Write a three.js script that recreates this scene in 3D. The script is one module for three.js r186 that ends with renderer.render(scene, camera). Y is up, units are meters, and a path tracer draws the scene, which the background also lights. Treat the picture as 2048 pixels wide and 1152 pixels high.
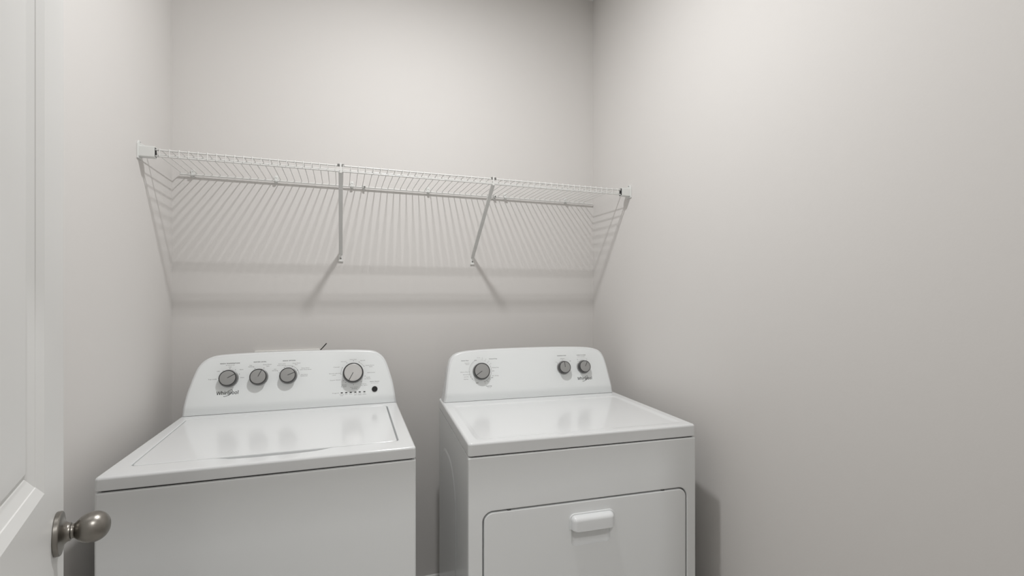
import * as THREE from 'three';
import { mergeGeometries, mergeVertices } from 'three/addons/utils/BufferGeometryUtils.js';
import { RoundedBoxGeometry } from 'three/addons/geometries/RoundedBoxGeometry.js';
import { RectAreaLightUniformsLib } from 'three/addons/lights/RectAreaLightUniformsLib.js';
import { Brush, Evaluator, SUBTRACTION } from 'three-bvh-csg';

// ---------------------------------------------------------------- camera, light, exposure
const scene = new THREE.Scene();
scene.background = new THREE.Color(0x000000);
const EYE = new THREE.Vector3(0.5831, 1.3271, 2.0799), YAW = 0.3435;
const camera = new THREE.PerspectiveCamera(2 * Math.atan(576 / 958.4) * 180 / Math.PI, 2048 / 1152, 0.02, 30);
camera.position.copy(EYE);
camera.lookAt(EYE.x + Math.sin(YAW), EYE.y, EYE.z - Math.cos(YAW));
camera.setViewOffset(2048, 1152, 0, -16.8, 2048, 1152);          // shift lens: horizon a little below the middle
const renderer = new THREE.WebGLRenderer({ antialias: true });
renderer.toneMapping = THREE.LinearToneMapping;
renderer.toneMappingExposure = 0.79;
renderer.shadowMap.enabled = true;
RectAreaLightUniformsLib.init();
const LIGHT = new THREE.Vector3(0.8465, 2.742, 0.954), LIGHT_SIZE = 0.08, LIGHT_POWER = 1010;
const HALL_POWER = 980;

// ---------------------------------------------------------------- room sizes (metres)
const W = 1.7488, H = 2.774, DEPTH = 1.91, WALL = 0.12, SKEW = 0.0078;   // the right wall is 0.45 degrees out of square
const DOOR_X0 = 0.362, DOOR_X1 = 1.135, DOOR_H = 2.05;

// ---------------------------------------------------------------- helpers
let seed = 7;
const rnd = () => { seed = (seed * 1664525 + 1013904223) >>> 0; return seed / 4294967296; };
const used = new Map();
function numbered(name) {
  const n = used.get(name) ?? 0; used.set(name, n + 1);
  return n ? `${name}_${String(n).padStart(3, '0')}` : name;
}
function obj(name, geos, material, parent = scene) {
  const g = Array.isArray(geos) ? (geos.length > 1 ? mergeGeometries(geos.map((q) => clean(q))) : geos[0]) : geos;
  const m = new THREE.Mesh(g, material);
  m.name = parent === scene ? numbered(name) : name;
  m.castShadow = m.receiveShadow = true;
  parent.add(m);
  return m;
}
function clean(q) {
  let g = q.index ? q.toNonIndexed() : q.clone();
  for (const k of Object.keys(g.attributes)) if (!['position', 'normal', 'uv'].includes(k)) g.deleteAttribute(k);
  if (!g.attributes.uv) g.setAttribute('uv', new THREE.BufferAttribute(new Float32Array(g.attributes.position.count * 2), 2));
  return g;
}
function thing(name, label, category, pos = [0, 0, 0], turn = 0, group) {
  const o = new THREE.Group(); o.name = numbered(name); scene.add(o);
  o.position.set(...pos); o.rotation.y = turn;
  o.userData = { label, category }; if (group) o.userData.group = group;
  return o;
}
function struct(name, geos, material, parent = scene) {
  const m = obj(name, geos, material, parent);
  if (parent === scene) m.userData.kind = 'structure';
  return m;
}
function box(x0, x1, y0, y1, z0, z1) {                           // a box with uv in metres
  const g = new THREE.BoxGeometry(x1 - x0, y1 - y0, z1 - z0);
  g.translate((x0 + x1) / 2, (y0 + y1) / 2, (z0 + z1) / 2);
  metreUV(g); return g;
}
function metreUV(g) {
  const p = g.attributes.position, n = g.attributes.normal, uv = new Float32Array(p.count * 2);
  for (let i = 0; i < p.count; i++) {
    const ax = Math.abs(n.getX(i)), ay = Math.abs(n.getY(i)), az = Math.abs(n.getZ(i));
    if (ax >= ay && ax >= az) { uv[2 * i] = p.getZ(i); uv[2 * i + 1] = p.getY(i); }
    else if (ay >= az) { uv[2 * i] = p.getX(i); uv[2 * i + 1] = p.getZ(i); }
    else { uv[2 * i] = p.getX(i); uv[2 * i + 1] = p.getY(i); }
  }
  g.setAttribute('uv', new THREE.BufferAttribute(uv, 2));
}
function rbox(w, h, d, r, x = 0, y = 0, z = 0, seg = 3) { const g = new RoundedBoxGeometry(w, h, d, seg, r); g.translate(x, y, z); return g; }
function rod(a, b, r, seg = 10) {
  const A = new THREE.Vector3(...a), B = new THREE.Vector3(...b), d = B.clone().sub(A);
  const g = new THREE.CylinderGeometry(r, r, d.length(), seg, 1);
  g.applyQuaternion(new THREE.Quaternion().setFromUnitVectors(new THREE.Vector3(0, 1, 0), d.normalize()));
  g.translate((A.x + B.x) / 2, (A.y + B.y) / 2, (A.z + B.z) / 2);
  return g;
}
// rounded rectangle as a closed loop of [x, y] with the same number of points whatever its size
function rrect(x0, x1, y0, y1, r, nc = 6, ne = 12) {
  const out = [];
  const c = [[x1 - r, y0 + r, -Math.PI / 2], [x1 - r, y1 - r, 0], [x0 + r, y1 - r, Math.PI / 2], [x0 + r, y0 + r, Math.PI]];
  for (let k = 0; k < 4; k++) {
    const [cx, cy, a0] = c[k];
    for (let i = 0; i <= nc; i++) { const a = a0 + (i / nc) * Math.PI / 2; out.push([cx + r * Math.cos(a), cy + r * Math.sin(a)]); }
    const p = out[out.length - 1], [nx, ny, na] = c[(k + 1) % 4];
    const q = [nx + r * Math.cos(na), ny + r * Math.sin(na)];
    for (let i = 1; i < ne; i++) out.push([p[0] + (q[0] - p[0]) * i / ne, p[1] + (q[1] - p[1]) * i / ne]);
  }
  return out;
}
// normals smoothed only across edges softer than the crease, weighted by area so that large flat faces stay flat
function toCreasedNormals(src, crease) {
  const g = src.index ? src.toNonIndexed() : src, p = g.attributes.position, n = p.count, cosC = Math.cos(crease), map = new Map();
  const f = [], a = new THREE.Vector3(), b = new THREE.Vector3(), c = new THREE.Vector3();
  const key = (i) => `${Math.round(p.getX(i) * 1e6)},${Math.round(p.getY(i) * 1e6)},${Math.round(p.getZ(i) * 1e6)}`;
  for (let i = 0; i < n; i += 3) {
    a.fromBufferAttribute(p, i); b.fromBufferAttribute(p, i + 1).sub(a); c.fromBufferAttribute(p, i + 2).sub(a);
    const w = new THREE.Vector3().crossVectors(b, c), l = w.length();
    f.push({ w, u: l > 1e-16 ? w.clone().divideScalar(l) : new THREE.Vector3() });
    for (let k = 0; k < 3; k++) { const h = key(i + k); if (!map.has(h)) map.set(h, []); map.get(h).push(i / 3); }
  }
  const out = new Float32Array(n * 3), v = new THREE.Vector3();
  for (let i = 0; i < n; i++) {
    const me = f[Math.floor(i / 3)]; v.set(0, 0, 0);
    for (const j of map.get(key(i))) if (me.u.dot(f[j].u) > cosC) v.add(f[j].w);
    if (v.lengthSq() < 1e-24) v.copy(me.u); v.normalize(); out.set([v.x, v.y, v.z], i * 3);
  }
  g.setAttribute('normal', new THREE.BufferAttribute(out, 3));
  return g;
}
// skin through loops of equal length; loops are arrays of [x, y, z]; capped at either end if asked; crease in degrees
function loft(loops, { cap0 = false, cap1 = false, crease = 40, flip = false, open = false } = {}) {
  const n = loops[0].length, pos = [], idx = [];
  for (const l of loops) for (const p of l) pos.push(p[0], p[1], p[2]);
  const tri = (a, b, c) => (flip ? idx.push(a, c, b) : idx.push(a, b, c));
  for (let k = 0; k + 1 < loops.length; k++) for (let i = 0; i < (open ? n - 1 : n); i++) {
    const j = (i + 1) % n, a = k * n + i, b = k * n + j, c = (k + 1) * n + i, d = (k + 1) * n + j;
    tri(a, b, d); tri(a, d, c);
  }
  const cap = (k, rev) => {
    const c = [0, 0, 0]; for (const p of loops[k]) for (let q = 0; q < 3; q++) c[q] += p[q] / n;
    pos.push(...c); const o = pos.length / 3 - 1;
    for (let i = 0; i < n; i++) { const j = (i + 1) % n; rev ? tri(o, k * n + j, k * n + i) : tri(o, k * n + i, k * n + j); }
  };
  if (cap0) cap(0, true); if (cap1) cap(loops.length - 1, false);
  const g = new THREE.BufferGeometry();
  g.setAttribute('position', new THREE.Float32BufferAttribute(pos, 3)); g.setIndex(idx);
  const out = toCreasedNormals(g, crease * Math.PI / 180);
  metreUV(out);
  return out;
}
function lathe(profile, seg = 48, crease = 35) {                  // [radius, height] pairs turned about y
  const g = new THREE.LatheGeometry(profile.map((p) => new THREE.Vector2(Math.max(p[0], 1e-5), p[1])), seg);
  g.deleteAttribute('normal'); g.deleteAttribute('uv');
  return toCreasedNormals(mergeVertices(g, 1e-6), crease * Math.PI / 180);
}
function extrude(shape, depth, bevel = 0, seg = 3, curve = 12) {
  return new THREE.ExtrudeGeometry(shape, { depth: depth - 2 * bevel, bevelEnabled: bevel > 0, bevelSize: bevel, bevelThickness: bevel, bevelOffset: -bevel, bevelSegments: seg, curveSegments: curve }).translate(0, 0, bevel);
}
function shapeOf(pts) { const s = new THREE.Shape(); pts.forEach(([x, y], i) => (i ? s.lineTo(x, y) : s.moveTo(x, y))); s.closePath(); return s; }

// ---------------------------------------------------------------- materials
function noiseTexture(n, cells, amp) {                            // tileable value noise in several octaves
  const data = new Uint8Array(n * n * 4);
  const acc = new Float32Array(n * n);
  cells.forEach((c, o) => {
    const g = new Float32Array(c * c); for (let i = 0; i < g.length; i++) g[i] = rnd();
    for (let y = 0; y < n; y++) for (let x = 0; x < n; x++) {
      const fx = x / n * c, fy = y / n * c, ix = Math.floor(fx), iy = Math.floor(fy);
      let tx = fx - ix, ty = fy - iy; tx = tx * tx * (3 - 2 * tx); ty = ty * ty * (3 - 2 * ty);
      const a = g[(iy % c) * c + ix % c], b = g[(iy % c) * c + (ix + 1) % c], d = g[((iy + 1) % c) * c + ix % c], e = g[((iy + 1) % c) * c + (ix + 1) % c];
      acc[y * n + x] += ((a + (b - a) * tx) * (1 - ty) + (d + (e - d) * tx) * ty - 0.5) * amp[o];
    }
  });
  for (let i = 0; i < n * n; i++) { const v = Math.max(0, Math.min(255, 128 + 255 * acc[i])); data.set([v, v, v, 255], i * 4); }
  const t = new THREE.DataTexture(data, n, n); t.wrapS = t.wrapT = THREE.RepeatWrapping;
  t.magFilter = THREE.LinearFilter; t.minFilter = THREE.LinearMipmapLinearFilter; t.generateMipmaps = true; t.needsUpdate = true;
  return t;
}
const lin = (r, g, b) => new THREE.Color().setRGB(r, g, b);
const std = (c, roughness, metalness = 0, extra = {}) => new THREE.MeshStandardMaterial({ color: c, roughness, metalness, ...extra });
const peel = noiseTexture(512, [40, 90, 190], [0.3, 0.4, 0.3]); peel.repeat.set(2.2, 2.2);
const M = {
  wall: std(lin(0.735, 0.715, 0.694), 0.85, 0, { bumpMap: peel, bumpScale: 0.00012 }),
  ceiling: std(lin(0.86, 0.855, 0.84), 0.95),
  floor: std(lin(0.58, 0.565, 0.54), 0.5),
  trim: std(lin(0.76, 0.76, 0.74), 0.4),
  door: std(lin(0.78, 0.78, 0.765), 0.42),
  enamel: std(lin(0.825, 0.84, 0.845), 0.15),
  enamelSide: std(lin(0.825, 0.84, 0.84), 0.2),
  plastic: std(lin(0.80, 0.815, 0.82), 0.28),
  softSeam: std(lin(0.22, 0.22, 0.215), 0.7),
  seam: std(lin(0.03, 0.03, 0.03), 0.8),
  cavity: std(lin(0.10, 0.10, 0.10), 0.8),
  wire: std(lin(0.78, 0.78, 0.76), 0.35),
  clip: std(lin(0.78, 0.79, 0.77), 0.4),
  zinc: std(lin(0.20, 0.20, 0.19), 0.5, 0.4),
  nickel: std(lin(0.27, 0.255, 0.232), 0.33, 1.0),
  knobBody: std(lin(0.06, 0.06, 0.06), 0.32, 0.35),
  knobFace: std(lin(0.39, 0.39, 0.385), 0.42, 0.4),
  dialFace: std(lin(0.66, 0.66, 0.655), 0.32, 0.75),
  knobSkirt: std(lin(0.34, 0.34, 0.34), 0.35, 0.35),
  pointer: std(lin(0.05, 0.05, 0.05), 0.5),
  black: std(lin(0.012, 0.012, 0.012), 0.4),
  box: std(lin(0.80, 0.79, 0.76), 0.45),
};

// ---------------------------------------------------------------- the room
struct('floor', box(-0.2, W + 0.2, -0.1, 0, -0.15, 3.5), M.floor);
struct('ceiling', box(-0.2, W + 0.2, H, H + 0.1, -0.15, 3.5), M.ceiling);
struct('wall_back', box(-WALL, W + WALL, 0, H, -WALL, 0), M.wall);
struct('wall_left', box(-WALL, 0, 0, H, 0, DEPTH), M.wall);
{
  const g = box(0, WALL, 0, H, -0.02, DEPTH + 0.02);
  const m = struct('wall_right', g, M.wall); m.position.set(W, 0, 0); m.rotation.y = SKEW;
}
struct('wall_front', [box(-WALL, DOOR_X0, 0, H, DEPTH, DEPTH + WALL), box(DOOR_X1, W + WALL + 0.05, 0, H, DEPTH, DEPTH + WALL), box(DOOR_X0, DOOR_X1, DOOR_H, H, DEPTH, DEPTH + WALL)], M.wall);
struct('wall_hall_left', box(-0.3, -0.2, 0, H, DEPTH + WALL, 3.5), M.wall);
struct('wall_hall_right', box(W + 0.2, W + 0.3, 0, H, DEPTH + WALL, 3.5), M.wall);
struct('wall_hall_back', box(-0.3, W + 0.3, 0, H, 3.5, 3.6), M.wall);
// doorway lining
struct('trim_1', [box(DOOR_X0 - 0.0, DOOR_X0 + 0.015, 0, DOOR_H, DEPTH + 0.04, DEPTH + WALL), box(DOOR_X1 - 0.015, DOOR_X1, 0, DOOR_H, DEPTH, DEPTH + WALL), box(DOOR_X0, DOOR_X1, DOOR_H - 0.015, DOOR_H, DEPTH + 0.04, DEPTH + WALL)], M.trim);
// baseboards
const BB = [[0, 0], [0.014, 0], [0.014, 0.090], [0.0115, 0.097], [0.010, 0.107], [0.006, 0.115], [0, 0.118]];
function baseboard(name, a, b, turn, at) {
  const g = extrude(shapeOf(BB), b - a); g.translate(0, 0, a);
  g.rotateY(turn); metreUV(g); g.translate(...at);
  return struct(name, g, M.trim);
}
baseboard('baseboard_back', 0, W, -Math.PI / 2, [W, 0, 0]).geometry.rotateY(0);
baseboard('baseboard_left', 0.016, DEPTH, 0, [0, 0, 0]);
baseboard('baseboard_right', 0, DEPTH - 0.04, Math.PI + SKEW, [W + SKEW * (DEPTH - 0.02) - 0.0005, 0, DEPTH - 0.02]);

// ceiling light (above the frame): a round fitting with a small glowing lens, and the light just under it
{
  const t = thing('ceiling_light', 'round white ceiling light in the middle of the laundry room ceiling', 'light', [LIGHT.x, H, LIGHT.z]);
  obj('rim', lathe([[0.052, -0.030], [0.052, -0.026], [0.075, -0.024], [0.085, -0.014], [0.086, 0], [0.04, 0]], 48), M.trim, t);
  obj('light_lens', lathe([[0, -0.0305], [0.04, -0.0305], [0.051, -0.029], [0.051, -0.024]], 40), std(lin(0.8, 0.8, 0.8), 0.5, 0, { emissive: lin(1, 0.96, 0.9), emissiveIntensity: 8 }), t);
  const l = new THREE.RectAreaLight(new THREE.Color().setRGB(1, 1, 1), LIGHT_POWER, LIGHT_SIZE, LIGHT_SIZE);
  l.name = 'ceiling_light_source'; l.position.set(LIGHT.x, LIGHT.y, LIGHT.z); l.lookAt(LIGHT.x, 0, LIGHT.z); l.castShadow = true;
  scene.add(l);
  const t2 = thing('ceiling_light', 'round white ceiling light in the hall outside the doorway', 'light', [0.78, H, 2.75]);
  obj('rim', t.children[0].geometry, M.trim, t2);
  obj('light_lens', t.children[1].geometry, t.children[1].material, t2);
  const l2 = new THREE.RectAreaLight(new THREE.Color().setRGB(1, 1, 1), HALL_POWER, LIGHT_SIZE, LIGHT_SIZE);
  l2.name = 'hall_light_source'; l2.position.set(0.78, LIGHT.y, 2.75); l2.lookAt(0.78, 0, 2.75); l2.castShadow = true;
  scene.add(l2);
}

// ---------------------------------------------------------------- the open door at the left
{
  const DW = 0.762, DH = 2.032, DT = 0.035, A = Math.atan2(0.2566, 0.9665);
  const d = new THREE.Group(); d.name = 'door_1'; d.userData = { kind: 'structure', label: 'white open panel door at the left edge with an egg shaped nickel knob' };
  // local x runs from the latch edge towards the hinge, local z is the face seen from the room, y up
  d.position.set(0.1855, 0.008, 1.162);
  d.rotation.y = -Math.PI / 2 + A + 0; // set below from axes
  const xAxis = new THREE.Vector3(0.2566, 0, 0.9665), zAxis = new THREE.Vector3(0.9665, 0, -0.2566);
  // right-handed: x' = -xAxis so that x' cross y = z
  d.quaternion.setFromRotationMatrix(new THREE.Matrix4().makeBasis(xAxis.clone().negate(), new THREE.Vector3(0, 1, 0), zAxis));
  scene.add(d);
  const X = (u) => -u;                                           // u: distance from the latch edge
  const S0 = 0.123, y1 = 1.060, yT = DH - 0.123, yb = 0.235, yl = 0.86;
  const outer = shapeOf([[X(0), 0], [X(0), DH], [X(DW), DH], [X(DW), 0]]);
  for (const [a, b] of [[y1, yT], [yb, yl]]) outer.holes.push(new THREE.Path([[X(S0), a], [X(DW - S0), a], [X(DW - S0), b], [X(S0), b]].map((p) => new THREE.Vector2(...p))));
  const leaf = extrude(outer, DT, 0); leaf.translate(0, 0, -DT); metreUV(leaf);
  obj('door_frame', leaf, M.door, d);
  const sq = (x0, x1, a, b, z) => [[x0, a, z], [x1, a, z], [x1, b, z], [x0, b, z]];
  const prof = [[0, 0], [0.0138, -0.0056], [0.0146, -0.0068], [0.0298, -0.0126], [0.0310, -0.0136], [0.0405, -0.0098], [0.0445, -0.0093], [0.060, -0.0090]];
  for (const [a, b] of [[y1, yT], [yb, yl]]) {
    const x0 = X(DW - S0), x1 = X(S0);
    const front = loft(prof.map(([i, z]) => sq(x0 + i, x1 - i, a + i, b - i, z)), { cap1: true, crease: 12 });
    const back = loft(prof.map(([i, z]) => sq(x0 + i, x1 - i, a + i, b - i, -DT - z)), { cap1: true, crease: 12, flip: true });
    obj('door_panel', [front, back], M.door, d);
  }
  // knob: rosette, neck and an egg, turned about the door's normal
  const k = new THREE.Group(); k.name = 'door_handle'; k.userData = { label: 'egg shaped door knob in brushed nickel on a round rosette' };
  k.position.set(X(0.0540), 0.9865 - 0.008, 0); d.add(k);
  const turned = (p, s = 72) => lathe(p, s, 32).rotateX(Math.PI / 2);
  obj('rosette', turned([[0.0299, 0], [0.0306, 0.001], [0.0306, 0.0052], [0.0298, 0.0064], [0.0282, 0.0068], [0.0225, 0.0074], [0.0185, 0.0086], [0.0152, 0.0106], [0.0134, 0.0128], [0.0128, 0.0142], [0.0128, 0.0158], [0.0122, 0.0164], [0.0, 0.0164]]), M.nickel, k);
  // egg: full soon after the neck, round at the outer end; fine turning marks stretch its highlight along the axis
  const prf = [[0.0104, 0.0168], [0.0102, 0.0184], [0.0106, 0.0202], [0.0128, 0.0222], [0.0158, 0.0252], [0.0183, 0.0288], [0.0203, 0.0330], [0.0215, 0.0375], [0.0217, 0.0420], [0.0209, 0.0465], [0.0190, 0.0510], [0.0160, 0.0550], [0.0122, 0.0579], [0.0080, 0.0598], [0.0040, 0.0607], [0.0, 0.0610]];
  const sm = new THREE.CatmullRomCurve3(prf.map(([r, z]) => new THREE.Vector3(r, z, 0)), false, 'centripetal').getSpacedPoints(220).map((v, i) => [Math.max(0, v.x + (i > 3 && i < 205 ? (rnd() - 0.5) * 0.000025 : 0)), v.y]);
  const egg = [[0, 0.0167], ...sm]; egg[egg.length - 1][0] = 0;
  obj('egg_knob', turned(egg), M.nickel, k);
}

// ---------------------------------------------------------------- machines: shared pieces
const TILT = 15 * Math.PI / 180;
function frameOf(dep, wid) { return (u, y, dn) => [u - wid / 2, y, dep / 2 - dn]; }
// outline table of a console: [inset from the side, height along the face]
function outline(table, hw, n = 150) {
  const c = new THREE.CatmullRomCurve3(table.map(([i, s]) => new THREE.Vector3(i, s, 0)), false, 'centripetal');
  const p = c.getSpacedPoints(n).map((v) => [hw - v.x, v.y]); p[n][0] = 0;
  return p;                                                      // from the base at the right side up to the top centre
}
function consoleSurface(P, o) {                                   // x from the console's centre, s up the leaning face -> local point
  return (x, s, lift = 0) => {
    const e = (o.band - s) / 0.0035, extra = 0.0035 * Math.log1p(Math.exp(Math.min(e, 40))) * Math.sin(TILT) * 1.35;
    const y = o.y + s * Math.cos(TILT) + lift * Math.sin(TILT), dn = o.dn + s * Math.sin(TILT) + extra - lift * Math.cos(TILT);
    return P(o.uc + x, y, dn);
  };
}
function makeConsole(parent, P, o, print) {
  const Y0 = o.y; o = { ...o, y: o.y + 0.0011 };
  const F = consoleSurface(P, o), half = outline(o.table, o.hw), r = o.fillet;
  const nrm = half.map((p, i) => {
    if (i === half.length - 1) return [0, 1];
    const a = half[Math.max(0, i - 1)], b = half[Math.min(half.length - 1, i + 1)], tx = b[0] - a[0], ty = b[1] - a[1], l = Math.hypot(tx, ty);
    return i === 0 ? [1, 0] : [ty / l, -tx / l];
  });
  const inner = half.map((p, i) => [Math.max(0, p[0] - nrm[i][0] * r), Math.max(0, p[1] - nrm[i][1] * r)]);
  inner[half.length - 1][0] = 0;
  const loop = (f) => { const a = inner.map((p, i) => f(p, nrm[i], 1)), b = inner.slice(0, -1).map((p, i) => f(p, nrm[i], -1)).reverse(); return a.concat(b); };
  // printed face
  const NX = 48, pos = [], uv = [], idx = [], smax = o.table[o.table.length - 1][1];
  inner.forEach(([w, s]) => { for (let j = 0; j <= NX; j++) { const x = w * (2 * j / NX - 1); pos.push(...F(x, s)); uv.push((x + o.hw) / (2 * o.hw), s / smax); } });
  for (let i = 0; i + 1 < inner.length; i++) for (let j = 0; j < NX; j++) { const a = i * (NX + 1) + j, b = a + 1, c = a + NX + 1, d = c + 1; idx.push(a, b, d, a, d, c); }
  const g = new THREE.BufferGeometry();
  g.setAttribute('position', new THREE.Float32BufferAttribute(pos, 3)); g.setAttribute('uv', new THREE.Float32BufferAttribute(uv, 2)); g.setIndex(idx); g.computeVertexNormals();
  const face = obj('control_panel', g, print, parent); face.userData.label = 'white control panel with printed dial markings';
  // rounded rim and the shell behind it
  const loops = [];
  for (let k = 0; k <= 6; k++) { const a = k / 6 * Math.PI / 2, off = r * Math.sin(a), back = r * (1 - Math.cos(a)); loops.push(loop((p, n, m) => F(m * (p[0] + n[0] * off), p[1] + n[1] * off, -back))); }
  const rear = P(0, 0, o.back)[2];
  const last = loops[loops.length - 1];
  loops.push(last.map((p) => [p[0], p[1], p[2] + (rear + 0.012 - p[2]) * 0.6]));
  loops.push(last.map((p) => [p[0], p[1], rear + 0.012]));
  loops.push(last.map((p) => [p[0] * 0.985, p[1] - 0.003, rear + 0.003]));
  loops.push(last.map((p) => [p[0] * 0.97, p[1] - 0.010, rear]));
  const shell = loft(loops, { open: true, crease: 40 });
  const backPlate = loft([loops[loops.length - 1]], { cap1: true });
  obj('console_housing', [shell, backPlate], M.plastic, parent);
  const foot = [0.0, 0.0030].map((h) => rrect(o.uc - o.hw + 0.004, o.uc + o.hw - 0.004, o.dn + 0.013, o.back - 0.004, 0.003).map(([u, dn]) => P(u, Y0 - 0.0004 + h, dn)));
  obj('console_seam', loft(foot, { cap0: true, cap1: true, flip: true }), M.softSeam, parent);
  return F;
}
// a control knob standing on the leaning face; angle of its pointer in degrees, anticlockwise from the right
function makeKnob(parent, at, rFace, rSkirt, h, angle, label, mat = M.knobFace) {
  const g = new THREE.Group();
  const body = lathe([[rSkirt * 0.90, 0.0036], [rFace * 1.045, 0.0040], [rFace * 1.04, h - 0.0030], [rFace * 1.02, h - 0.0008], [rFace * 0.985, h], [rFace * 0.93, h - 0.0002], [rFace * 0.925, h - 0.0010], [0, h - 0.0010]], 64).rotateX(Math.PI / 2);
  const k = obj('knob', body, M.knobBody, parent);
  k.position.set(...at); k.rotation.x = -TILT; k.userData.label = label;
  obj('skirt', lathe([[rSkirt, 0], [rSkirt, 0.0012], [rSkirt * 0.97, 0.0030], [rSkirt * 0.90, 0.0042], [0, 0.0042]], 64).rotateX(Math.PI / 2), M.knobSkirt, k);
  const face = lathe([[rFace * 0.915, h - 0.0012], [rFace * 0.91, h - 0.0004], [rFace * 0.88, h], [rFace * 0.5, h + 0.0004], [0, h + 0.0005]], 64, 50).rotateX(Math.PI / 2);
  obj('knob_face', face, mat, k);
  const L = rFace * 0.93, pt = rbox(L, 0.0021, 0.0010, 0.0004, L / 2, 0, h + 0.0004, 1); pt.rotateZ(angle * Math.PI / 180);
  obj('pointer', pt, M.pointer, k);
  return k;
}
// canvas print on a console face, in metres of the face
function panelCanvas(o) {
  const wpx = 2048, smax = o.table[o.table.length - 1][1], hpx = Math.round(2048 * smax / (2 * o.hw)), k = wpx / (2 * o.hw);
  const c = document.createElement('canvas'); c.width = wpx; c.height = hpx;
  const g = c.getContext('2d');
  g.fillStyle = '#f3f6f6'; g.fillRect(0, 0, wpx, hpx);
  const X = (u) => (u - (o.uc - o.hw)) * k, Y = (s) => hpx - s * k;
  const api = {
    text(str, u, s, size, { bold = false, color = '#777', width = 0, align = 'center' } = {}) {
      g.font = `${bold ? 'bold ' : ''}${size * k}px sans-serif`; g.fillStyle = color; g.textAlign = align; g.textBaseline = 'middle';
      g.save(); g.translate(X(u), Y(s)); if (width) { const m = g.measureText(str).width; g.scale(width * k / m, 1); } g.fillText(str, 0, 0); g.restore();
    },
    dot(u, s, r, color = '#555') { g.fillStyle = color; g.beginPath(); g.arc(X(u), Y(s), r * k, 0, 7); g.fill(); },
    rect(u, s, w, h, color) { g.fillStyle = color; g.fillRect(X(u) - w * k / 2, Y(s) - h * k / 2, w * k, h * k); },
    line(pts, w = 0.0006, color = '#888') { g.strokeStyle = color; g.lineWidth = w * k; g.beginPath(); pts.forEach(([u, s], i) => (i ? g.lineTo(X(u), Y(s)) : g.moveTo(X(u), Y(s)))); g.stroke(); },
    arc(u, s, r, a0, a1, w = 0.0006, color = '#888') { g.strokeStyle = color; g.lineWidth = w * k; g.beginPath(); g.arc(X(u), Y(s), r * k, -a0 * Math.PI / 180, -a1 * Math.PI / 180, false); g.stroke(); },
    brand(u, s, width) {                                         // the maker's word with the thin loop drawn round its middle
      g.save(); g.translate(X(u), Y(s)); g.fillStyle = '#161616'; g.strokeStyle = '#161616'; g.textAlign = 'center'; g.textBaseline = 'alphabetic';
      const px = width * k; g.font = `${px * 0.236}px sans-serif`; const m = g.measureText('Whirlpool').width;
      g.save(); g.transform(px / m, 0, -0.06, 1, 0, px * 0.07); g.fillText('Whirlpool', 0, 0); g.lineWidth = px * 0.006; g.strokeText('Whirlpool', 0, 0); g.restore();
      g.lineCap = 'round'; g.lineWidth = px * 0.020;
      g.beginPath(); g.moveTo(px * 0.055, px * -0.105); g.bezierCurveTo(px * 0.12, px * -0.150, px * 0.21, px * -0.175, px * 0.215, px * -0.125); g.bezierCurveTo(px * 0.22, px * -0.085, px * 0.15, px * 0.02, px * 0.06, px * 0.09); g.bezierCurveTo(px * -0.02, px * 0.150, px * -0.15, px * 0.185, px * -0.165, px * 0.155); g.stroke();
      g.restore();
    },
    texture() { const t = new THREE.CanvasTexture(c); t.colorSpace = THREE.SRGBColorSpace; t.anisotropy = 8; return t; },
  };
  return api;
}
const radial = (u, s, r, deg) => [u + r * Math.cos(deg * Math.PI / 180), s + r * Math.sin(deg * Math.PI / 180)];

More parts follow.
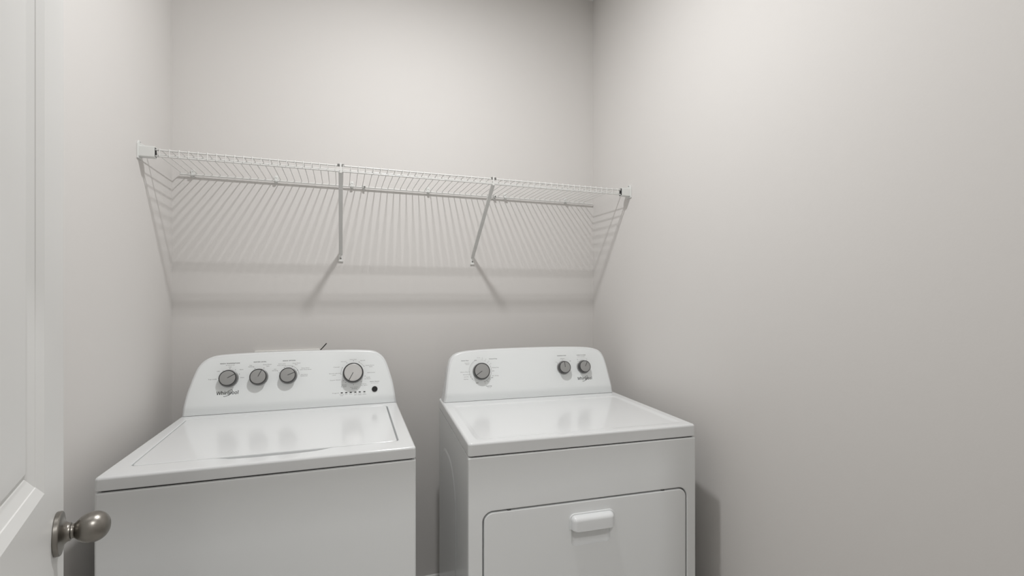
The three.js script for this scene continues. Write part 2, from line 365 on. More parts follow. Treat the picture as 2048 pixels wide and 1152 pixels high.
// ---------------------------------------------------------------- the washer
{
  const WW = 0.6995, D = 0.655, Y = 0.9258, LIP = 0.0345, a = -0.0192, fl = [0.0726, 0.7743];
  const pos = [fl[0] + WW / 2 * Math.cos(a) - D / 2 * Math.sin(a), 0, fl[1] - WW / 2 * Math.sin(a) - D / 2 * Math.cos(a)];
  const t = thing('washing_machine', 'white top loading washing machine at left with four dials', 'washing machine', pos, a);
  const P = frameOf(D, WW);
  const ring = (u0, u1, d0, d1, r, y, f) => rrect(u0, u1, d0, d1, r).map(([u, dn]) => { const q = f ? f(u, dn) : [u, dn, 0]; return P(q[0], y + (q[2] || 0), q[1]); });
  // cabinet
  const yc = Y - LIP;
  const cab = [[0.004, 0.03], [0, 0.034], [0, yc - 0.0045], [0.0006, yc - 0.002], [0.0022, yc - 0.0006], [0.0045, yc]];
  obj('cabinet', loft(cab.map(([i, y]) => ring(-0.0030 + i, WW + 0.0012 - i, i, D - i, 0.0065 - i * 0.5, y)), { cap0: true, cap1: true, crease: 35 }), M.enamelSide, t);
  obj('gasket', loft([ring(0.006, WW - 0.006, 0.006, D - 0.006, 0.008, yc - 0.001), ring(0.006, WW - 0.006, 0.006, D - 0.006, 0.008, yc + 0.006)], { cap0: true, cap1: true }), M.seam, t);
  for (const [u, dn] of [[0.05, 0.05], [WW - 0.05, 0.05], [0.05, D - 0.05], [WW - 0.05, D - 0.05]]) { const f = lathe([[0, 0], [0.02, 0], [0.022, 0.004], [0.02, 0.012], [0.009, 0.014], [0.009, 0.034], [0, 0.034]], 20); const [x, , z] = P(u, 0, dn); f.translate(x, 0, z); obj('foot', f, M.cavity, t); }
  // top frame with the opening for the lid; the front edge of the opening dips towards the user (finger grip)
  const O = { u0: 0.027, u1: 0.6620, d0: 0.0665, d1: 0.528 };
  const taper = (u, dn) => (u < 0.3 ? u + 0.0135 * Math.max(0, Math.min(1, (0.53 - dn) / 0.46)) * (1 - u / 0.3) : u);
  const grip = (u) => { const q = Math.max(0, 1 - ((u - 0.352) / 0.145) ** 2); return q * q * (3 - 2 * q); };
  const open = (amount) => (u, dn) => { const f = dn < 0.1 ? grip(u) : 0; return [taper(u, dn), dn - f * 0.022 * amount, -f * 0.004 * amount]; };
  const hole = (m, y, amt = 1) => rrect(O.u0 - m, O.u1 + m, O.d0 - m, O.d1 + m, 0.016 + m, 6, 40);
  // the outer loops need as many points as the opening
  const dense = (u0, u1, d0, d1, r, y) => rrect(u0, u1, d0, d1, r, 6, 40).map(([u, dn]) => P(u, y, dn));
  const top = [];
  top.push(dense(0.02, WW - 0.02, 0.02, D - 0.02, 0.006, yc + 0.004), dense(-0.0010, WW - 0.0008, 0.002, D - 0.002, 0.006, yc + 0.0033), dense(-0.0030, WW + 0.0012, 0, D, 0.0075, yc + 0.0055));
  for (let k = 0; k <= 6; k++) { const q = k / 6 * Math.PI / 2, i = 0.007 * (1 - Math.cos(q)); top.push(dense(i - 0.0030, WW - i + 0.0012, i, D - i, 0.0085 - i * 0.4, Y - 0.007 + 0.007 * Math.sin(q))); }
  for (const [m, dy, amt] of [[0.012, 0, 0.35], [0.003, 0, 0.9], [0.0012, -0.0006, 1], [0.0002, -0.002, 1], [0, -0.004, 1], [0, -0.016, 1]]) {
    const f = open(amt);
    top.push(hole(m).map(([u, dn]) => { const q = f(u, dn); return P(q[0], Y + dy + q[2] * (dy < -0.003 ? 0.5 : 1), q[1]); }));
  }
  const frame = obj('top_panel', loft(top, { cap0: true, cap1: true, crease: 38, flip: true }), M.enamel, t);
  // lid
  const lid = [];
  const G = 0.0040;
  const lr = (i, y) => rrect(O.u0 + 0.003 + i, O.u1 - G - i, O.d0 + 0.0025 + i, O.d1 - G - i, 0.0135 - i * 0.5, 6, 20).map(([u, dn]) => P(taper(u, dn), y, dn));
  lid.push(lr(0.002, Y - 0.015), lr(0, Y - 0.013));
  for (let k = 0; k <= 5; k++) { const q = k / 5 * Math.PI / 2; lid.push(lr(0.0035 * (1 - Math.cos(q)), Y + 0.0004 - 0.0035 + 0.0035 * Math.sin(q))); }
  obj('lid', loft(lid, { cap0: true, cap1: true, crease: 38, flip: true }), M.enamel, t);
  // console
  const o = { uc: 0.3495, hw: 0.3495, y: Y, dn: 0.5574, band: 0.027, fillet: 0.008, back: 0.652, table: [[0, 0], [0.0040, 0.030], [0.0108, 0.073], [0.0175, 0.100], [0.0262, 0.131], [0.0375, 0.162], [0.0480, 0.1775], [0.0600, 0.1885], [0.0740, 0.1965], [0.0890, 0.2008], [0.130, 0.2045], [0.2073, 0.2072], [0.3495, 0.2088]] };
  const c = panelCanvas(o), tx = (s, u, v, size, opt) => c.text(s, u, v, size, opt);
  const hd = { bold: true, color: '#4a4a4a' };
  tx('WASH TEMPERATURE', 0.1362, 0.1727, 0.0050, { ...hd, width: 0.061, color: '#333' });
  tx('All rinses are cold', 0.1369, 0.1661, 0.0036, { width: 0.027 });
  tx('Cool', 0.1367, 0.1597, 0.0042); tx('Cold', 0.1015, 0.1465, 0.0042); tx('Tap Cold', 0.0855, 0.1193, 0.0042, { width: 0.026 }); tx('Warm', 0.1725, 0.1490, 0.0042); tx('Hot', 0.1760, 0.1212, 0.0042, { width: 0.012 });
  for (const q of [22, 58, 90, 128, 180]) c.dot(...radial(0.1365, 0.1219, 0.0325, q), 0.0011, '#777');
  tx('WATER LEVEL', 0.2297, 0.1738, 0.0048, { ...hd, width: 0.041 });
  tx('Auto', 0.2010, 0.1625, 0.0040); tx('Sensing', 0.2025, 0.1572, 0.0040, { width: 0.019 }); tx('Deep Water', 0.2535, 0.1630, 0.0040, { width: 0.028 }); tx('Wash', 0.2555, 0.1575, 0.0040);
  for (const q of [66, 118]) c.dot(...radial(0.2298, 0.1214, 0.0325, q), 0.0012, '#555');
  tx('RINSE OPTION', 0.3240, 0.1740, 0.0048, { ...hd, width: 0.042 });
  tx('Auto', 0.2790, 0.1455, 0.0040); tx('Sensing', 0.2788, 0.1400, 0.0040, { width: 0.019 });
  tx('Auto with', 0.3010, 0.1632, 0.0038, { width: 0.024 }); tx('Extra Rinse', 0.2995, 0.1577, 0.0038, { width: 0.028 });
  tx('Deep Water', 0.3490, 0.1640, 0.0038, { width: 0.027 }); tx('Rinse', 0.3480, 0.1585, 0.0038);
  tx('Deep Water', 0.3790, 0.1448, 0.0038, { width: 0.028 }); tx('with Extra Rinse', 0.3800, 0.1395, 0.0038, { width: 0.038 });
  tx('Add Fabric', 0.3755, 0.1215, 0.0038, { width: 0.024 }); tx('Softener', 0.3750, 0.1165, 0.0038, { width: 0.024 });
  for (const q of [162, 118, 70, 30]) c.dot(...radial(0.3239, 0.1218, 0.0325, q), 0.0011, '#666');
  c.arc(0.3239, 0.1218, 0.0340, 112, 0, 0.0009, '#888');
  c.brand(0.1337, 0.0705, 0.0675);
  // cycle dial
  const B = [0.5445, 0.1200];
  tx('Delicates', 0.5100, 0.1625, 0.0036, { color: '#999', width: 0.020 }); tx('Heavy Duty', 0.5433, 0.1690, 0.0036, { color: '#888', width: 0.024 }); tx('Quick', 0.5775, 0.1640, 0.0036, { width: 0.018 });
  tx('Bulky Items', 0.6035, 0.1448, 0.0036, { width: 0.031 }); tx('Sheets', 0.6070, 0.1390, 0.0036, { width: 0.013 }); tx('Whites', 0.6080, 0.1170, 0.0036, { width: 0.029 });
  tx('Soak', 0.5965, 0.1000, 0.0036, { width: 0.014 }); tx('& Wash', 0.5950, 0.0945, 0.0036, { width: 0.022 }); tx('Rinse', 0.5825, 0.0760, 0.0036, { width: 0.015 }); tx('& Spin', 0.5830, 0.0710, 0.0036, { width: 0.022 });
  tx('Drain', 0.5115, 0.0755, 0.0038, { bold: true, width: 0.018 }); tx('& Spin', 0.5105, 0.0700, 0.0038, { bold: true, width: 0.019 }); tx('Clean Washer', 0.5473, 0.0655, 0.0034, { width: 0.030 }); tx('with affresh', 0.5475, 0.0608, 0.0036, { bold: true, width: 0.019 });
  tx('Casual', 0.4850, 0.1430, 0.0038, { width: 0.021 }); tx('Normal with Soil', 0.4790, 0.1195, 0.0038, { width: 0.040, color: '#666' }); tx('Level', 0.4765, 0.1138, 0.0036, { width: 0.013 }); tx('Super Wash', 0.4812, 0.0955, 0.0038, { width: 0.038 });
  for (const q of [-90, -52, -20, 30, 62, 90, 122, 152, 186, 218, -128]) c.dot(...radial(...B, 0.0440, q), 0.0011, '#777');
  c.arc(...B, 0.0425, 66, 30, 0.0007, '#999'); c.arc(...B, 0.0440, 186, 152, 0.0007, '#777');
  tx('Start / Pause', 0.6199, 0.0830, 0.0036, { bold: true, color: '#666', width: 0.034 }); tx('Unlock Lid Press and Hold', 0.6199, 0.0772, 0.0028, { color: '#aaa', width: 0.028 });
  tx('Progress', 0.4830, 0.0479, 0.0034, { width: 0.024 });
  const LED = [0.5037, 0.5193, 0.5350, 0.5511, 0.5665, 0.5829];
  const LT = [['Sensing', 'Fill'], ['Wash'], ['Rinse'], ['Final', 'Spin'], ['Cycle', 'Complete'], ['Lid', 'Locked']];
  LED.forEach((u, i) => LT[i].forEach((s, j) => tx(s, u, 0.0415 - j * 0.0040, 0.0031, { width: Math.min(0.0145, 0.0022 * s.length) })));
  const pm = std(lin(1, 1, 1), 0.28, 0, { map: c.texture() });
  const F = makeConsole(t, P, o, pm), at = (u, s, lift = 0) => F(u - o.uc, s, lift);
  makeKnob(t, at(0.1350, 0.1200), 0.0262, 0.0305, 0.022, 30, 'grey dial under the wash temperature print');
  makeKnob(t, at(0.2285, 0.1198), 0.0262, 0.0300, 0.022, 64, 'grey dial under the water level print');
  makeKnob(t, at(0.3228, 0.1200), 0.0257, 0.0300, 0.022, 22, 'grey dial under the rinse option print');
  makeKnob(t, at(0.5435, 0.1178), 0.0343, 0.0375, 0.028, 242, 'larger silver cycle dial', M.dialFace);
  const btn = lathe([[0.0104, 0], [0.0104, 0.0015], [0.0098, 0.0024], [0.006, 0.0021], [0, 0.0019]], 40).rotateX(Math.PI / 2);
  const bm = obj('start_button', btn, M.black, t); bm.position.set(...at(0.6199, 0.0549)); bm.rotation.x = -TILT; bm.userData.label = 'round black start button';
  const led = rbox(0.0072, 0.0034, 0.0012, 0.0005, 0, 0, 0.0002, 1);
  LED.forEach((u, i) => { const m = obj('indicator_light', led, M.black, t); m.position.set(...at(u, 0.0480 - i * 0.00014)); m.rotation.x = -TILT; });
}

// ---------------------------------------------------------------- the dryer
{
  const WW = 0.7295, D = 0.620, Y = 0.9225, LIP = 0.0401, a = -0.0634, fl = [0.9130, 0.8014];
  const pos = [fl[0] + WW / 2 * Math.cos(a) - D / 2 * Math.sin(a), 0, fl[1] - WW / 2 * Math.sin(a) - D / 2 * Math.cos(a)];
  const t = thing('clothes_dryer', 'white front loading clothes dryer at right with a hinged door below its flat top', 'dryer', pos, a);
  const P = frameOf(D, WW);
  const ring = (u0, u1, d0, d1, r, y, ne = 14) => rrect(u0, u1, d0, d1, r, 6, ne).map(([u, dn]) => P(u, y, dn));
  const yc = Y - LIP, FP = 0.016;                                 // FP: thickness of the front panel
  // cabinet behind the front panel
  const cab = [[0.003, 0.03], [0, 0.034], [0, yc - 0.004], [0.001, yc - 0.001], [0.004, yc]];
  const cabinet = obj('cabinet', loft(cab.map(([i, y]) => ring(0.0008 + i, WW - 0.0008 - i, FP + 0.0016 + i, D - i, 0.004, y)), { cap0: true, cap1: true, crease: 35 }), M.enamelSide, t);
  obj('gasket', loft([ring(0.006, WW - 0.006, 0.005, D - 0.006, 0.008, yc - 0.001), ring(0.006, WW - 0.006, 0.005, D - 0.006, 0.008, yc + 0.006)], { cap0: true, cap1: true }), M.seam, t);
  // pressed panel on the side that shows: a raised field with a rounded top
  for (const s of [0, 1]) {
    const side = (i, h) => rrect(0.205 + i, D - 0.05 - i, 0.08 + i, 0.778 - i, 0.15 - i).map(([dn, y]) => P(s ? WW - 0.0008 + h : 0.0008 - h, y, dn));
    obj('side_emboss', loft([side(0, 0), side(0.004, 0.0005), side(0.008, 0.0014), side(0.014, 0.0018)], { cap1: true, crease: 45, flip: !s }), M.enamelSide, t);
  }
  for (const [u, dn] of [[0.05, 0.05], [WW - 0.05, 0.05], [0.05, D - 0.05], [WW - 0.05, D - 0.05]]) { const f = lathe([[0, 0], [0.02, 0], [0.022, 0.004], [0.02, 0.012], [0.009, 0.014], [0.009, 0.034], [0, 0.034]], 20); const [x, , z] = P(u, 0, dn); f.translate(x, 0, z); obj('foot', f, M.cavity, t); }
  // front panel with the door opening
  const rr = (u0, u1, y0, y1, r, n = 8) => rrect(u0, u1, y0, y1, r, n, 1).map(([u, y]) => [u - WW / 2, y]);
  const fp = shapeOf(rr(0, WW, 0.034, yc, 0.006));
  const DO = { u0: 0.0400, u1: 0.6975, y0: 0.165, y1: 0.7285, r: 0.030 };
  fp.holes.push(new THREE.Path(rr(DO.u0, DO.u1, DO.y0, DO.y1, DO.r).map((p) => new THREE.Vector2(...p))));
  const fg = toCreasedNormals(extrude(fp, FP, 0.0035, 4), 0.7); fg.translate(0, 0, D / 2 - FP); metreUV(fg);
  obj('front_panel', fg, M.enamelSide, t);
  // door, with a scooped finger recess below the handle
  const G = 0.0042;
  const dsh = shapeOf(rr(DO.u0 + G, DO.u1 - G, DO.y0 + G, DO.y1 - G, DO.r - G));
  const dg = toCreasedNormals(extrude(dsh, FP, 0.003, 4), 0.7); dg.translate(0, 0, D / 2 - FP);
  const A = new Brush(clean(dg)), Bq = new Brush(clean(rbox(0.128, 0.088, 0.030, 0.0145, 0.3680 - WW / 2, 0.6390, D / 2 + 0.0065, 8)));
  A.updateMatrixWorld(); Bq.updateMatrixWorld();
  const ev = new Evaluator(); ev.attributes = ['position', 'normal', 'uv']; ev.useGroups = false;
  const cut = ev.evaluate(A, Bq, SUBTRACTION).geometry; metreUV(cut);
  const door = obj('door', cut, M.enamelSide, t);
  const hs = (e, y0) => { const s = new THREE.Shape(), x0 = 0.2985 - WW / 2 - e, x1 = 0.4425 - WW / 2 + e, y1 = 0.6925 + e, r = 0.017 + e, q = 0.003; s.moveTo(x0 + q, y0); s.lineTo(x1 - q, y0); s.quadraticCurveTo(x1, y0, x1, y0 + q); s.lineTo(x1, y1 - r); s.absarc(x1 - r, y1 - r, r, 0, Math.PI / 2, false); s.lineTo(x0 + r, y1); s.absarc(x0 + r, y1 - r, r, Math.PI / 2, Math.PI, false); s.lineTo(x0, y0 + q); s.quadraticCurveTo(x0, y0, x0 + q, y0); return s; };
  const plate = toCreasedNormals(extrude(hs(0, 0.6462), 0.0045, 0.0015, 3), 0.7); plate.translate(0, 0, D / 2 - 0.001);
  // grip: a box that is fullest along its upper edge
  const loops = [];
  const gl = (i, z, drop) => { const p = hs(-0.0045 - i, 0.6480 - drop).getSpacedPoints(96); p.pop(); return p.map((v) => [v.x, v.y, D / 2 + z]); };
  loops.push(gl(0, 0.000, 0), gl(0, 0.0060, 0));
  for (let k = 1; k <= 6; k++) { const q = k / 6 * Math.PI / 2; loops.push(gl(0.013 * (1 - Math.cos(q)), 0.006 + 0.016 * Math.sin(q), 0.0015 * k / 6)); }
  const grip = loft(loops, { cap0: true, cap1: true, crease: 50 });
  const hd = obj('handle', [plate, grip], M.plastic, door); hd.userData.label = 'white pull handle';
  for (const u of [0.1174, 0.6131]) obj('hinge_bumper', rbox(0.010, 0.004, 0.008, 0.001, u - WW / 2, DO.y1 - 0.003, D / 2 - 0.006, 1), M.cavity, t);
  // top with a shallow sunk field
  const top = [ring(0.02, WW - 0.02, 0.02, D - 0.02, 0.006, yc + 0.0035), ring(0.002, WW - 0.002, 0.003, D - 0.003, 0.007, yc + 0.0028), ring(0, WW + 0.001, 0, D, 0.009, yc + 0.0055)];
  for (let k = 0; k <= 6; k++) { const q = k / 6 * Math.PI / 2, i = 0.007 * (1 - Math.cos(q)); top.push(ring(i, WW + 0.001 - i, i, D - i, 0.0105 - i * 0.4, Y - 0.007 + 0.007 * Math.sin(q))); }
  for (const [i, dy, r] of [[0.026, 0, 0.02], [0.030, -0.0004, 0.021], [0.036, -0.0018, 0.022], [0.042, -0.0032, 0.023], [0.047, -0.0036, 0.024]]) top.push(ring(i, WW - i, i, D - 0.14 - i * 0.5, r, Y + dy));
  obj('top_panel', loft(top, { cap0: true, cap1: true, crease: 38, flip: true }), M.enamel, t);
  // console
  const o = { uc: 0.3614, hw: 0.3570, y: Y, dn: 0.514, band: 0.029, fillet: 0.008, back: 0.604, table: [[0, 0], [0.0055, 0.030], [0.0115, 0.068], [0.0168, 0.105], [0.0225, 0.135], [0.0285, 0.1565], [0.0370, 0.1715], [0.0490, 0.1825], [0.0660, 0.1898], [0.090, 0.1945], [0.150, 0.1987], [0.250, 0.2013], [0.3570, 0.2020]] };
  const c = panelCanvas(o), tx = (s, u, v, size, opt) => c.text(s, u, v, size, opt);
  const B = [0.1522, 0.1148];
  c.arc(...B, 0.0447, 236, 118, 0.0008, '#999'); c.arc(...B, 0.0447, 26, -72, 0.0008, '#999'); c.arc(...B, 0.0405, 228, 126, 0.0005, '#bbb');
  tx('Auto Dry', 0.0926, 0.1575, 0.0046, { bold: true, color: '#555', width: 0.029 }); tx('Damp Dry', 0.1010, 0.1475, 0.0034, { width: 0.019 }); tx('Signal', 0.1020, 0.1425, 0.0034, { width: 0.015 });
  tx('OFF', 0.1347, 0.1566, 0.0042, { bold: true, color: '#444', width: 0.0095 }); tx('70 min', 0.1480, 0.1670, 0.0034, { color: '#aaa', width: 0.013 });
  tx('Timed Dry', 0.2060, 0.1608, 0.0046, { bold: true, color: '#555', width: 0.034 }); tx('Heavy Dry', 0.2130, 0.1262, 0.0036, { width: 0.028 }); tx('20', 0.2036, 0.1127, 0.0042, { color: '#888', width: 0.009 }); tx('Air Only', 0.2110, 0.0938, 0.0036, { width: 0.028 });
  ['60', '50', '40', '30'].forEach((s, i) => { const q = [78, 62, 46, 32][i]; tx(s, ...radial(...B, 0.0510, q), 0.0038, { color: '#999' }); c.dot(...radial(...B, 0.0447, q), 0.0010, '#888'); });
  tx('OFF', 0.1972, 0.0866, 0.0042, { bold: true, color: '#666', width: 0.010 }); ['30', '20', '10'].forEach((s, i) => { const q = [-42, -57, -71][i]; tx(s, ...radial(...B, 0.0500, q), 0.0040, { color: '#555' }); c.dot(...radial(...B, 0.0440, q), 0.0010, '#666'); });
  tx('Touch Up', 0.1830, 0.0550, 0.0044, { bold: true, color: '#444', width: 0.023 }); tx('No heat', 0.1843, 0.0494, 0.0032, { width: 0.015 });
  tx('OFF', 0.1376, 0.0690, 0.0042, { bold: true, color: '#444', width: 0.0095 });
  tx('More Dry', 0.0880, 0.1128, 0.0036, { color: '#888', width: 0.030 }); tx('Normal Dry', 0.0950, 0.1030, 0.0036, { width: 0.024 }); tx('Less Dry', 0.0951, 0.0946, 0.0036, { width: 0.019 }); tx('Damp', 0.0939, 0.0853, 0.0036, { width: 0.018 });
  for (const q of [182, 195, 208, 222]) c.dot(...radial(...B, 0.0445, q), 0.0011, '#666');
  tx('TEMPERATURE', 0.4985, 0.1630, 0.0044, { bold: true, color: '#555', width: 0.040 }); tx('Medium', 0.5010, 0.1505, 0.0036, { width: 0.019 }); tx('Low', 0.4722, 0.1378, 0.0036, { color: '#aaa' }); tx('High', 0.5345, 0.1400, 0.0036);
  tx('PUSH TO START', 0.5870, 0.1628, 0.0044, { bold: true, color: '#555', width: 0.041 }); tx('End of Cycle Signal', 0.5865, 0.1562, 0.0032, { color: '#999', width: 0.033 }); tx('Off', 0.5680, 0.1452, 0.0036); tx('On', 0.6100, 0.1452, 0.0036, { color: '#999' });
  for (const q of [90, 40, 142]) c.dot(...radial(0.5015, 0.1142, 0.0315, q), 0.0010, '#888');
  for (const q of [55, 132]) c.dot(...radial(0.5905, 0.1138, 0.0315, q), 0.0010, '#888');
  c.brand(0.5918, 0.0652, 0.0655);
  const pm = std(lin(1, 1, 1), 0.28, 0, { map: c.texture() });
  const F = makeConsole(t, P, o, pm), at = (u, s) => F(u - o.uc, s);
  makeKnob(t, at(0.1552, 0.1128), 0.0308, 0.0340, 0.020, 214, 'larger grey timer dial');
  makeKnob(t, at(0.5015, 0.1135), 0.0238, 0.0285, 0.022, 93, 'small grey dial under the temperature print');
  makeKnob(t, at(0.5902, 0.1132), 0.0238, 0.0285, 0.022, 60, 'small grey dial above the maker name');
}

// ---------------------------------------------------------------- the wire shelf
const SY = 1.7825, SZ = 0.3125, SEND = W - 0.004;
const shelf = thing('wire_shelf', 'long white wire shelf with two slanted braces across the back wall above both machines', 'shelf', [W / 2, SY, 0]);
function shelfPart(name, pos, label) { const o = new THREE.Group(); o.name = name; if (label) o.userData.label = label; o.position.set(pos[0] - W / 2, pos[1] - SY, pos[2]); shelf.add(o); return o; }
{
  const t = shelf;
  const L = (p) => [p[0] - W / 2, p[1] - SY, p[2]];
  const bar = (x0, x1, y, z, r) => rod(L([x0, y, z]), L([x1, y, z]), r, 14);
  obj('front_rail', bar(0.004, W - 0.002, 1.7805, SZ, 0.0027), M.wire, t);
  obj('lip_rail', bar(0.004, W - 0.002, 1.7612, SZ, 0.0027), M.wire, t);
  obj('middle_rail', bar(0.010, W - 0.006, 1.7808, 0.2512, 0.0026), M.wire, t);
  obj('back_rail', bar(0.026, W - 0.008, 1.7775, 0.0105, 0.0031), M.wire, t);
  const pts = [[1.7592, SZ + 0.0041], [1.7800, SZ + 0.0041], [1.7832, SZ + 0.0036], [1.7842, SZ + 0.0004], [1.7840, 0.29], [1.7838, 0.16], [1.7836, 0.022], [1.7830, 0.0135], [1.7800, 0.0088], [1.7755, 0.0080]];
  const path = new THREE.CurvePath();
  for (let i = 0; i + 1 < pts.length; i++) path.add(new THREE.LineCurve3(new THREE.Vector3(0, pts[i][0] - SY, pts[i][1]), new THREE.Vector3(0, pts[i + 1][0] - SY, pts[i + 1][1])));
  // sweep with rings exactly at the bends
  const loops = pts.map(([y, z], i) => {
    const a = pts[Math.max(0, i - 1)], b = pts[Math.min(pts.length - 1, i + 1)];
    let ty = b[0] - a[0], tz = b[1] - a[1]; const l = Math.hypot(ty, tz); ty /= l; tz /= l;
    return Array.from({ length: 8 }, (_, k) => { const q = k / 8 * Math.PI * 2, c = Math.cos(q) * 0.00145, s = Math.sin(q) * 0.00145; return [c, y - SY + s * tz, z - s * ty]; });
  });
  const wg = loft(loops, { cap0: true, cap1: true, crease: 60 });
  for (let k = -1; k < 65; k++) { const m = obj('wire', wg, M.wire, t); m.position.x = 0.0555 + k * 0.02553 - W / 2; }
}
// sleeves that carry the ends of the shelf on the side walls
for (const s of [0, 1]) {
  const x = s ? W + SKEW * SZ : 0, sg = s ? -1 : 1;
  const t = shelfPart('end_bracket', [x, 1.772, SZ], 'white plastic end bracket');
  const T = (g) => { if (s) { g.scale(-1, 1, 1); const i = g.index; if (i) { for (let k = 0; k < i.count; k += 3) { const a = i.getX(k); i.setX(k, i.getX(k + 1)); i.setX(k + 1, a); } } else { for (const n of Object.keys(g.attributes)) { const at = g.attributes[n], z = at.itemSize, ar = at.array; for (let k = 0; k < at.count; k += 3) for (let c = 0; c < z; c++) { const p = ar[k * z + c]; ar[k * z + c] = ar[(k + 1) * z + c]; ar[(k + 1) * z + c] = p; } } } } return g; };
  const sl = shapeOf(rrect(-0.012, 0.012, -0.0175, 0.0165, 0.003, 4, 1)); sl.holes.push(new THREE.Path(rrect(-0.0098, 0.0098, -0.0150, 0.0140, 0.002, 4, 1).map((p) => new THREE.Vector2(...p))));
  const sleeve = extrude(sl, 0.043, 0.0005, 1).rotateY(Math.PI / 2).translate(0.002, 0, 0);
  obj('sleeve', T(clean(sleeve)), M.clip, t);
  obj('sleeve_mouth', T(clean(box(0.0415, 0.0440, -0.0146, 0.0136, -0.0096, 0.0096))), M.seam, t);
  const gs = new THREE.Shape(); gs.moveTo(0, 0.016); gs.lineTo(0.022, 0.016); gs.quadraticCurveTo(0.008, 0.021, 0.002, 0.032); gs.lineTo(0, 0.032); gs.closePath();
  obj('gusset', T(clean(extrude(gs, 0.0024, 0.0006, 1).translate(0, 0, 0.006))), M.clip, t);
  // flange flat on the wall with an ear above that takes the screw
  const fl = new THREE.Shape(); fl.moveTo(-0.016, -0.0235); fl.lineTo(0.016, -0.0235); fl.lineTo(0.016, 0.0185); fl.quadraticCurveTo(0.010, 0.027, 0.002, 0.0325); fl.quadraticCurveTo(-0.011, 0.034, -0.016, 0.020); fl.closePath();
  const flange = extrude(fl, 0.0042, 0.001, 2).rotateY(Math.PI / 2).scale(1, 1, 1);
  obj('flange', T(clean(flange)), M.clip, t);
  const sc = lathe([[0, 0.0062], [0.0030, 0.0058], [0.0038, 0.0042], [0.0038, 0.003], [0, 0.003]], 18).rotateZ(-Math.PI / 2).translate(0, 0.0255, 0.0005);
  obj('screw', T(clean(sc)), M.zinc, t);
  void sg;
}
// diagonal braces from the lip down to the wall
for (const bx of [0.5835, 1.1383]) {
  const t = shelfPart('brace', [bx, 1.4685, 0], 'slanted metal brace down to the wall');
  const y0 = 1.4685, a = new THREE.Vector3(0, 1.4985 - y0, 0.0035), b = new THREE.Vector3(0, 1.7570 - y0, SZ - 0.001);
  const len = a.distanceTo(b), u = b.clone().sub(a).normalize(), n = new THREE.Vector3(0, u.z, -u.y).negate();   // n points out and down, towards the room
  const w = 0.0072, tk = 0.0012, dp = 0.0065;
  const ch = shapeOf([[-w, 0], [-w, -dp], [-w + tk, -dp], [-w + tk, -tk], [w - tk, -tk], [w - tk, -dp], [w, -dp], [w, 0]]);
  const g = extrude(ch, len, 0);
  g.applyMatrix4(new THREE.Matrix4().makeBasis(new THREE.Vector3(1, 0, 0), n, u).setPosition(a));
  if (new THREE.Vector3(1, 0, 0).cross(n).dot(u) < 0) { const ix = g.index; if (ix) for (let k = 0; k < ix.count; k += 3) { const q = ix.getX(k); ix.setX(k, ix.getX(k + 1)); ix.setX(k + 1, q); } }
  const strut = toCreasedNormals(clean(g), 0.5);
  obj('strut', strut, M.wire, t);
  // hook: a strip up the front of the lip that folds over the upper rail, with a tab on each side of it
  const hx = [rbox(0.0056, 0.0340, 0.0016, 0.0005, 0, 1.7715 - y0, SZ + 0.0062, 1), rbox(0.0056, 0.0016, 0.0110, 0.0005, 0, 1.7885 - y0, SZ + 0.0012, 1), rbox(0.0120, 0.0016, 0.0085, 0.0005, 0, 1.7562 - y0, SZ + 0.0028, 1)];
  obj('hook', hx, M.wire, t);
  for (const s of [-1, 1]) obj('hook_tab', rbox(0.0072, 0.0085, 0.0052, 0.0008, s * 0.0072, 1.7822 - y0, SZ + 0.0020, 1), M.zinc, t);
  const ft = [rbox(0.0165, 0.0330, 0.0022, 0.0008, 0, 1.4855 - y0, 0.0012, 1), rbox(0.0205, 0.0020, 0.0062, 0.0008, 0, 1.4700 - y0, 0.0031, 1)];
  obj('foot_plate', ft, M.wire, t);
  const sc = lathe([[0, 0.0026], [0.0022, 0.0024], [0.0034, 0.001], [0.0034, 0], [0, 0]], 18).rotateX(Math.PI / 2).translate(0, 1.4825 - y0, 0.0022);
  obj('screw', sc, M.zinc, t);
}
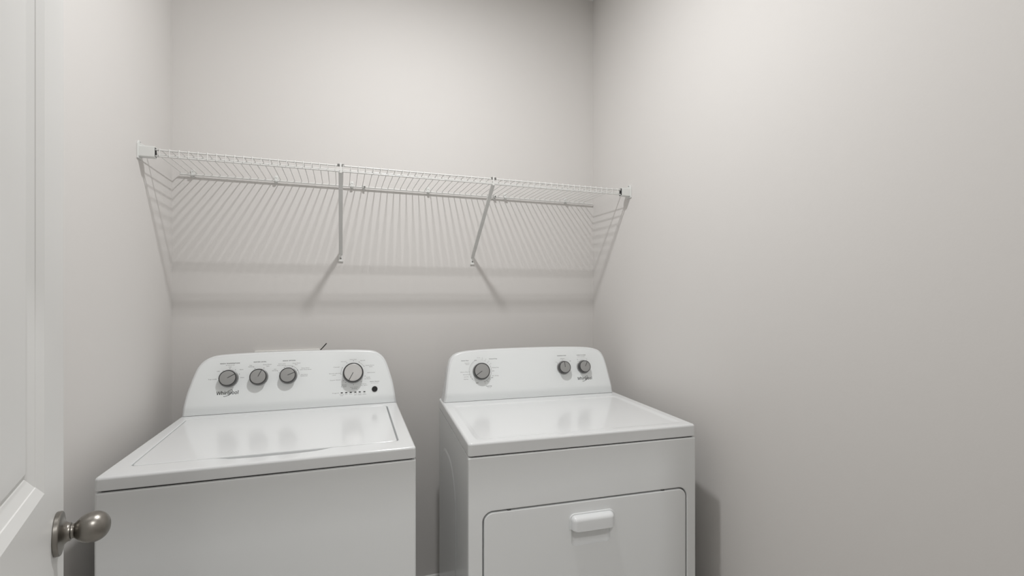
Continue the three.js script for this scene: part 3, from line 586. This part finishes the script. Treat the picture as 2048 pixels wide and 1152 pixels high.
// clips that hold the back rail on the wall
{
  const g0 = new THREE.Shape(); g0.moveTo(-0.0050, -0.014); g0.quadraticCurveTo(0, -0.0185, 0.0050, -0.014); g0.lineTo(0.0072, 0.006); g0.absarc(0, 0.0085, 0.0076, -0.33, Math.PI + 0.33, false); g0.closePath();
  const plate = extrude(g0, 0.0045, 0.0012, 2);
  const hook = new THREE.TorusGeometry(0.0052, 0.0016, 8, 20, Math.PI * 1.15).rotateZ(Math.PI * 0.92).rotateY(Math.PI / 2); // cradles the rail from below
  hook.scale(3.2, 1, 1).translate(0, -0.0065, 0.0125);
  const screw = lathe([[0, 0.0024], [0.0024, 0.0020], [0.0036, 0.0006], [0.0036, 0], [0, 0]], 20).rotateX(Math.PI / 2).translate(0, 0.0085, 0.0042);
  const cb = mergeGeometries([clean(plate), clean(hook)]);
  const xs = [0.0665, 0.346, 0.627, 0.940, 1.293, 1.597];
  for (const x of xs) { const c = shelfPart('wall_clip', [x, 1.7840, 0], 'white plastic wall clip'); obj('clip_body', cb, M.clip, c); obj('screw', screw, M.clip, c); }
  const rb = [rbox(0.0090, 0.0190, 0.0030, 0.001, 0, 0.0005, 0.0017, 1), rbox(0.0090, 0.0030, 0.0180, 0.001, 0, 0.0090, 0.0095, 1), rbox(0.0090, 0.0110, 0.0024, 0.001, 0, 0.0045, 0.0182, 1)];
  for (const x of [0.675, 1.2385]) {
    const c = shelfPart('rail_retainer', [x, 1.7745, 0]);
    obj('retainer_body', rb, M.clip, c);
    obj('screw', lathe([[0, 0.003], [0.003, 0.0026], [0.0036, 0.001], [0.0036, 0], [0, 0]], 16).rotateX(Math.PI / 2).translate(0.0012, 0.0035, 0.0192), M.zinc, c);
  }
}
// ---------------------------------------------------------------- behind the washer
{
  const t = thing('washer_outlet_box', 'white plastic outlet box on the back wall, its top edge just above the washer console', 'outlet box', [0.387, 0.945, 0]);
  const s = shapeOf(rrect(-0.118, 0.118, 0, 0.172, 0.006, 4, 1)); s.holes.push(new THREE.Path(rrect(-0.098, 0.098, 0.02, 0.150, 0.004, 4, 1).map((p) => new THREE.Vector2(...p))));
  obj('box_frame', toCreasedNormals(extrude(s, 0.010, 0.003, 3), 0.6), M.box, t);
  obj('box_back', rbox(0.2, 0.134, 0.003, 0.001, 0, 0.085, 0.0020, 1), M.box, t);
  for (const x of [-0.05, 0.05]) obj('valve', [rod([x, 0.03, 0.012], [x, 0.075, 0.012], 0.009, 16), rod([x, 0.060, 0.012], [x, 0.060, 0.034], 0.006, 12), rbox(0.034, 0.010, 0.006, 0.002, x, 0.060, 0.036, 1)], M.nickel, t);
  const w = new THREE.CatmullRomCurve3([[0.447, 1.045, 0.060], [0.470, 1.085, 0.092], [0.505, 1.1165, 0.108], [0.5325, 1.1475, 0.112]].map((p) => new THREE.Vector3(p[0] - 0.447, p[1] - 1.045, p[2] - 0.060)));
  const wire = thing('cable', 'thin black cable end sticking up slantwise behind the washer console', 'cable', [0.447, 1.045, 0.060]);
  obj('cable_end', new THREE.TubeGeometry(w, 24, 0.0019, 8), M.black, wire);
}

scene.traverse((o) => { if (o.isMesh) o.castShadow = o.receiveShadow = true; });
renderer.render(scene, camera);
